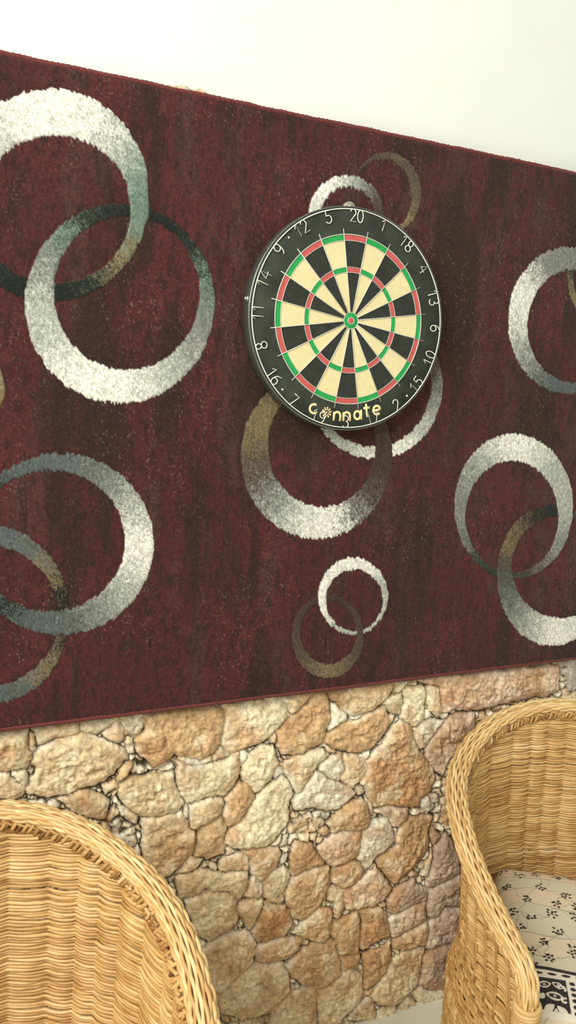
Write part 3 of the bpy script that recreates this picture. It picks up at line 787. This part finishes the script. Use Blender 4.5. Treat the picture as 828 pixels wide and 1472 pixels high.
    for i in range(NS):
        ph = i * 2 * PI / NS + (u - u[-1] / 2) * 2 * PI * 0.10
        wv = 0.0021 * np.cos(u / 0.050 * 2 * PI + i * PI + 0.5 * np.sin(i * 2.3)) + 0.0006 * fbm(u * 20 + i * 9, u * 0 + i, 2, 640)
        ph = ph + 0.055 * np.cos(u / 0.050 * 2 * PI + i * PI + 1.2)
        P = path + side * ((hw + wv) * np.cos(ph))[:, None] + upn * ((hh + wv) * np.sin(ph))[:, None]
        tone = 0.66 + 0.09 * rng.normal() + 0.14 * fbm(u * 12 + i * 5, u * 0 + i * 1.3, 2, 650)
        tone = np.repeat(tone, 6); tone = np.concatenate([tone, tone[:1], tone[-1:]])
        mb.tube(P, 0.00345 * (1 + 0.06 * rng.normal()), 6, tone)
    mb.build('braided_rim', WICKER, root)
    # --- stake ends bent over under the rim, a row of short slanted loops inside
    mb = MB(); nl = 150
    for k in range(nl):
        s = -0.985 + 1.97 * (k + 0.5) / nl + 0.0015 * rng.normal(); ss = s + np.linspace(0, 0.013, 7)
        t = np.linspace(0, 1, 7); zt = zrim(ss)
        x, y = plan(ss); nx, ny = shell_normal(np.clip(ss, -.995, .995)); xs_, ys_ = shell(ss, zt - 0.03)
        off = -0.0055 - 0.004 * np.sin(PI * t)
        bx = xs_ * (1 - t) + (x - nx * 0.012) * t; by = ys_ * (1 - t) + (y - ny * 0.012) * t
        mb.tube(np.stack([bx + nx * off * (1 - t * .6), by + ny * off * (1 - t * .6), zt - 0.0285 + 0.019 * t + 0.002 * rng.normal()], -1), 0.0036, 5, 0.36 + 0.16 * rng.normal())
    for ou in (-1, 1):
        q = np.linspace(-0.99, 0.99, 420); x, y = plan(q); zt = zrim(q) - 0.014; nx, ny = shell_normal(q)
        for w_ in (0, PI):
            ph = q * PLEN / 0.02 * 2 * PI / 2 + w_; o_ = ou * 0.0145 + 0.003 * np.cos(ph)
            mb.tube(np.stack([x + nx * o_, y + ny * o_, zt + 0.003 * np.sin(ph)], -1), 0.0031, 5, 0.42 + .05 * rng.normal())
    mb.build('rim_binding', WICKER, root)
    # --- flat cane bands wound round the arm fronts
    for sgn in (-1, 1):
        mb = MB(); pz = ta[ta[:, 2] < WRAP_Z][0]
        for k in range(6):
            z0 = WRAP_Z - k * 0.0085; j = np.argmin(np.abs(ta[:, 2] - z0)); c = ta[j] * (np.array([1, 1, 1]) if sgn < 0 else mir)
            a = np.linspace(0, 2 * PI, 25)[:-1]
            mb.tube(np.stack([c[0] + 0.0205 * np.cos(a), c[1] + 0.0205 * np.sin(a), z0 + 0.0025 * np.sin(a + k)], -1), 0.0045, 6, 0.62 + .1 * rng.normal(), closed=True)
        mb.build('arm_wrapping', WICKER, root)
    return root

chair = build_chair('honey-coloured wicker armchair holding the printed cushion, beside the rubble wall')
chair.location = (0.4931, -0.4241, 0); chair.rotation_euler = (0, 0, -0.3674)
chair['group'] = 'wicker tub armchairs along the wall'
def copy_tree(o):
    c = o.copy(); C.objects.link(c)
    for ch in list(o.children):
        d = ch.copy(); C.objects.link(d); d.parent = c
    return c
chair2 = copy_tree(chair)
chair2.location = (-0.7612, -0.494, 0); chair2.rotation_euler = (0, 0, 0.0009)
chair2['label'] = 'honey-coloured wicker armchair showing only its bare curved back, no cushion visible'

# ------------------------------------------------------------------ seat cushion
def build_cushion():
    rng = np.random.default_rng(2)
    rot = -0.25; e = np.array([math.cos(rot), math.sin(rot)]); nn = np.array([-e[1], e[0]])
    cw, cd = 0.235, 0.250
    corner = np.array([-0.160, 0.258]); ctr = corner + e * cw - nn * cd
    N = 430
    u = np.linspace(-1, 1, N); U, V = np.meshgrid(u, u, indexing='ij')
    # rounded square plan
    rr = 0.10
    U2 = U * np.sqrt(1 - rr * V ** 6); V2 = V * np.sqrt(1 - rr * U ** 6)
    ax = U2 * cw; bx = V2 * cd
    X = ctr[0] + e[0] * ax + nn[0] * bx; Y = ctr[1] + e[1] * ax + nn[1] * bx
    # keep inside the tub: push in from the woven side
    sg = np.linspace(0, 1, 800); xg, yg = shell(sg, np.full(800, 0.46))
    lim = np.interp(-Y, -yg, xg) - 0.012
    lim = np.where(Y > yg[0] - 0.01, 0.0, lim)
    X = np.clip(X, -np.abs(lim), np.abs(lim))
    edge = np.maximum(np.abs(U), np.abs(V))
    puff = np.sqrt(np.clip(1 - edge ** 7, 0, 1))
    zt = 0.445 + 0.041 * puff + 0.0025 * fbm(X * 9, Y * 9, 3, 700) * puff
    zb = 0.445 - 0.040 * puff ** 0.7
    # ---- print
    col = np.zeros(X.shape + (3,)) + np.array((218, 200, 170))
    A, B = ax, bx
    ca = lambda px, py: ((px - ctr[0]) * e[0] + (py - ctr[1]) * e[1], (px - ctr[0]) * nn[0] + (py - ctr[1]) * nn[1])
    def put(c, m): 
        nonlocal col
        m = np.clip(m, 0, 1)[..., None]; col = col * (1 - m) + np.array(c) * m
    wav = lambda b0, k: b0 + 0.004 * np.sin(A * 21 + k * 1.9) + 0.0025 * np.sin(A * 47 + k)
    waves = [ca(-.168, .200)[1], ca(-.184, .153)[1], ca(-.202, .097)[1], ca(-.234, -.004)[1] + .012, ca(-.252, -.058)[1]]
    for k, b0 in enumerate([0.25] + waves):
        if k % 2: 
            nxt = ([0.25] + waves + [-.13])[k + 1]
            put((206, 199, 172), smooth(wav(b0, k) + .004, wav(b0, k) - .004, B) * smooth(wav(nxt, k + 1) - .004, wav(nxt, k + 1) + .004, B) * 0.85)
    for k, b0 in enumerate(waves):
        th = 0.0009 + 0.0006 * np.sin(A * 30 + k * 2)
        put((164, 152, 132), smooth(th + .0010, th - .0003, np.abs(B - wav(b0, k + 1))) * 0.8)
    fl = [ca(*f) for f in FLOWERS]
    tries = 0
    while len(fl) < 75 and tries < 4000:
        tries += 1; q = (rng.uniform(-cw * .93, cw * .93), rng.uniform(-.10, cd * .93)) if rng.random() < .8 else (rng.uniform(-cw * .9, cw * .9), rng.uniform(-cd * .95, -.21))
        w_ = ctr + e * q[0] + nn * q[1]
        if w_[0] < -0.035 and w_[1] > -0.1: continue
        if min(math.hypot(q[0] - f[0], q[1] - f[1]) for f in fl) > 0.038: fl.append(q)
    # fine twigs
    for i, f in enumerate(fl):
        ds = sorted((math.hypot(f[0] - g[0], f[1] - g[1]), j) for j, g in enumerate(fl) if j != i)
        for dd, j in ds[:1] + ds[2:3]:
            if dd > 0.075: continue
            g = fl[j]; P = np.array([f, g]); dx = P[1] - P[0]; L = np.linalg.norm(dx); nv = np.array([-dx[1], dx[0]]) / L
            for t0 in np.linspace(0.18, 0.82, 22):
                c_ = P[0] + dx * t0 + nv * 0.007 * math.sin(t0 * PI * (1 + i % 2)) * (1 if i % 3 else -1)
                put((168, 154, 132), 0.5 * smooth(.0020, .0008, np.hypot(A - c_[0], B - c_[1])))
    for f in fl:
        k0 = rng.uniform(0, 6.28); npet = rng.integers(6, 9); sc_ = rng.uniform(.85, 1.15)
        for k in range(npet):
            a = k0 + k * 2 * PI / npet + rng.normal() * .2; r0 = (0.0072 + rng.normal() * .0013) * sc_
            if k == 0: r0 = 0.0
            c_ = (f[0] + r0 * 1.15 * math.cos(a), f[1] + r0 * 1.3 * math.sin(a)); da = A - c_[0]; db = B - c_[1]
            p_ = da * math.cos(a) + db * math.sin(a); q_ = -da * math.sin(a) + db * math.cos(a)
            put((46, 38, 32), smooth(1.35, 0.75, np.hypot(p_ / 0.0033, q_ / 0.0025)))
    # dark decorated border panel towards the front
    bt = ca(-.198, -.108)[1]; b1 = ca(-.206, -.133)[1]; b2 = ca(-.169, -.220)[1]
    reg = smooth(bt + .001, bt - .001, B) * smooth(b2 - .014, b2 - .012, B)
    put((226, 216, 196), reg)
    DK = (52, 50, 48)
    top = bt + 0.003 * np.sin(A * 33 + 1)
    put(DK, smooth(.0052, .0036, np.abs(B - top + .003)))
    per = 0.078; a0 = ca(-.206, -.14)[0]
    q = (A - a0) % per; wIn = 0.058
    inn = smooth(-.0005, .0005, q - .002) * smooth(wIn + .0005, wIn - .0005, q) * smooth(b1 + .0005, b1 - .0005, B) * smooth(b2 - .0005, b2 + .0005, B)
    put(DK, inn)
    LT = (226, 216, 196)
    def leaf(cx_, cy_, L_, W_, ang, eye=True):
        ca_, sa_ = math.cos(ang), math.sin(ang); dx = q - cx_; dy = B - cy_
        p_ = dx * ca_ + dy * sa_; r_ = -dx * sa_ + dy * ca_
        f = np.abs(r_) / (W_ * np.clip(1 - (p_ / L_) ** 2, 1e-3, 1)); f = np.where(np.abs(p_) > L_, 9, f)
        put(LT, smooth(1.12, .9, f) * inn)
        if eye:
            put(DK, smooth(.60, .45, f) * inn * (np.abs(p_) < L_ * .62)); put(LT, smooth(.0032, .0022, np.hypot(p_, r_)) * inn)
            put(DK, smooth(.0014, .0007, np.hypot(p_, r_)))
    def curl(cx_, cy_, R_, a0_, a1_):
        for t in np.linspace(a0_, a1_, 26):
            rr_ = R_ * (1 - .45 * (t - a0_) / (a1_ - a0_)); px_, py_ = cx_ + rr_ * math.cos(t), cy_ + rr_ * math.sin(t)
            put(LT, smooth(.0026, .0016, np.hypot(q - px_, B - py_)) * inn)
    leaf(.017, b1 - .018, .013, .0085, .35); leaf(.042, b1 - .016, .012, .0075, -.5); curl(.047, b1 - .022, .008, -.6, 3.4)
    leaf(.033, b1 - .043, .017, .0095, -.1); leaf(.010, b1 - .047, .008, .005, 1.2, False)
    curl(.050, b1 - .050, .006, 1.2, 5.2); leaf(.020, b1 - .070, .013, .0065, .7, False); leaf(.044, b1 - .072, .013, .0065, -.7, False)
    leaf(.032, b1 - .078, .009, .0045, 1.57, False)
    for k in range(7):                                       # ovals beside and above the panel
        cyy = b1 - .006 - k * .0135
        put(DK, smooth(1.15, .85, np.hypot((q - wIn - .011) / .0052, (B - cyy) / .0045)) * (B < b1 + .002) * (B > b2 - .004))
    qq = (A + 0.004) % 0.026
    put(DK, smooth(1.15, .85, np.hypot((qq - .013) / .0085, (B - (bt - .0145)) / .0036)))
    rgba = np.concatenate([lin(np.clip(col, 6, 246)), np.ones(X.shape + (1,))], -1).reshape(-1, 4)
    root = empty('seat_cushion', (0.4931, -0.4241, 0), -0.3674)
    tag(root, 'cream cushion printed with black blossoms and a dark border panel', 'cushion')
    m = attr_mat('printed cotton', 'col', 0.9, 700.0, 0.04, 0.12, 0.001, sheen=0.05, spec=0.15)
    mesh_from('printed_top', np.stack([X, Y, zt], -1).reshape(-1, 3), grid_faces(N, N), m, root, True, {'col': ('FLOAT_COLOR', rgba)})
    st = 6; ii = np.unique(np.append(np.arange(0, N, st), N - 1))
    Xb, Yb, Zb = X[np.ix_(ii, ii)], Y[np.ix_(ii, ii)], zb[np.ix_(ii, ii)]
    mb = MB(); mb.add(np.stack([Xb, Yb, Zb], -1).reshape(-1, 3), grid_faces(len(ii), len(ii))[:, ::-1])
    mb.build('underside', simple('cushion lining', (222, 206, 178), 0.9, 0.05), root)
    mb = MB(); idx = [(i, 0) for i in ii] + [(N - 1, j) for j in ii[1:]] + [(i, N - 1) for i in ii[::-1][1:]] + [(0, j) for j in ii[::-1][1:-1]]
    mb.tube(np.array([(X[a, b], Y[a, b], 0.445) for a, b in idx]), 0.0022, 6, closed=True)
    mb.build('seam', simple('cushion piping', (216, 198, 170), 0.9, 0.06), root)
build_cushion()
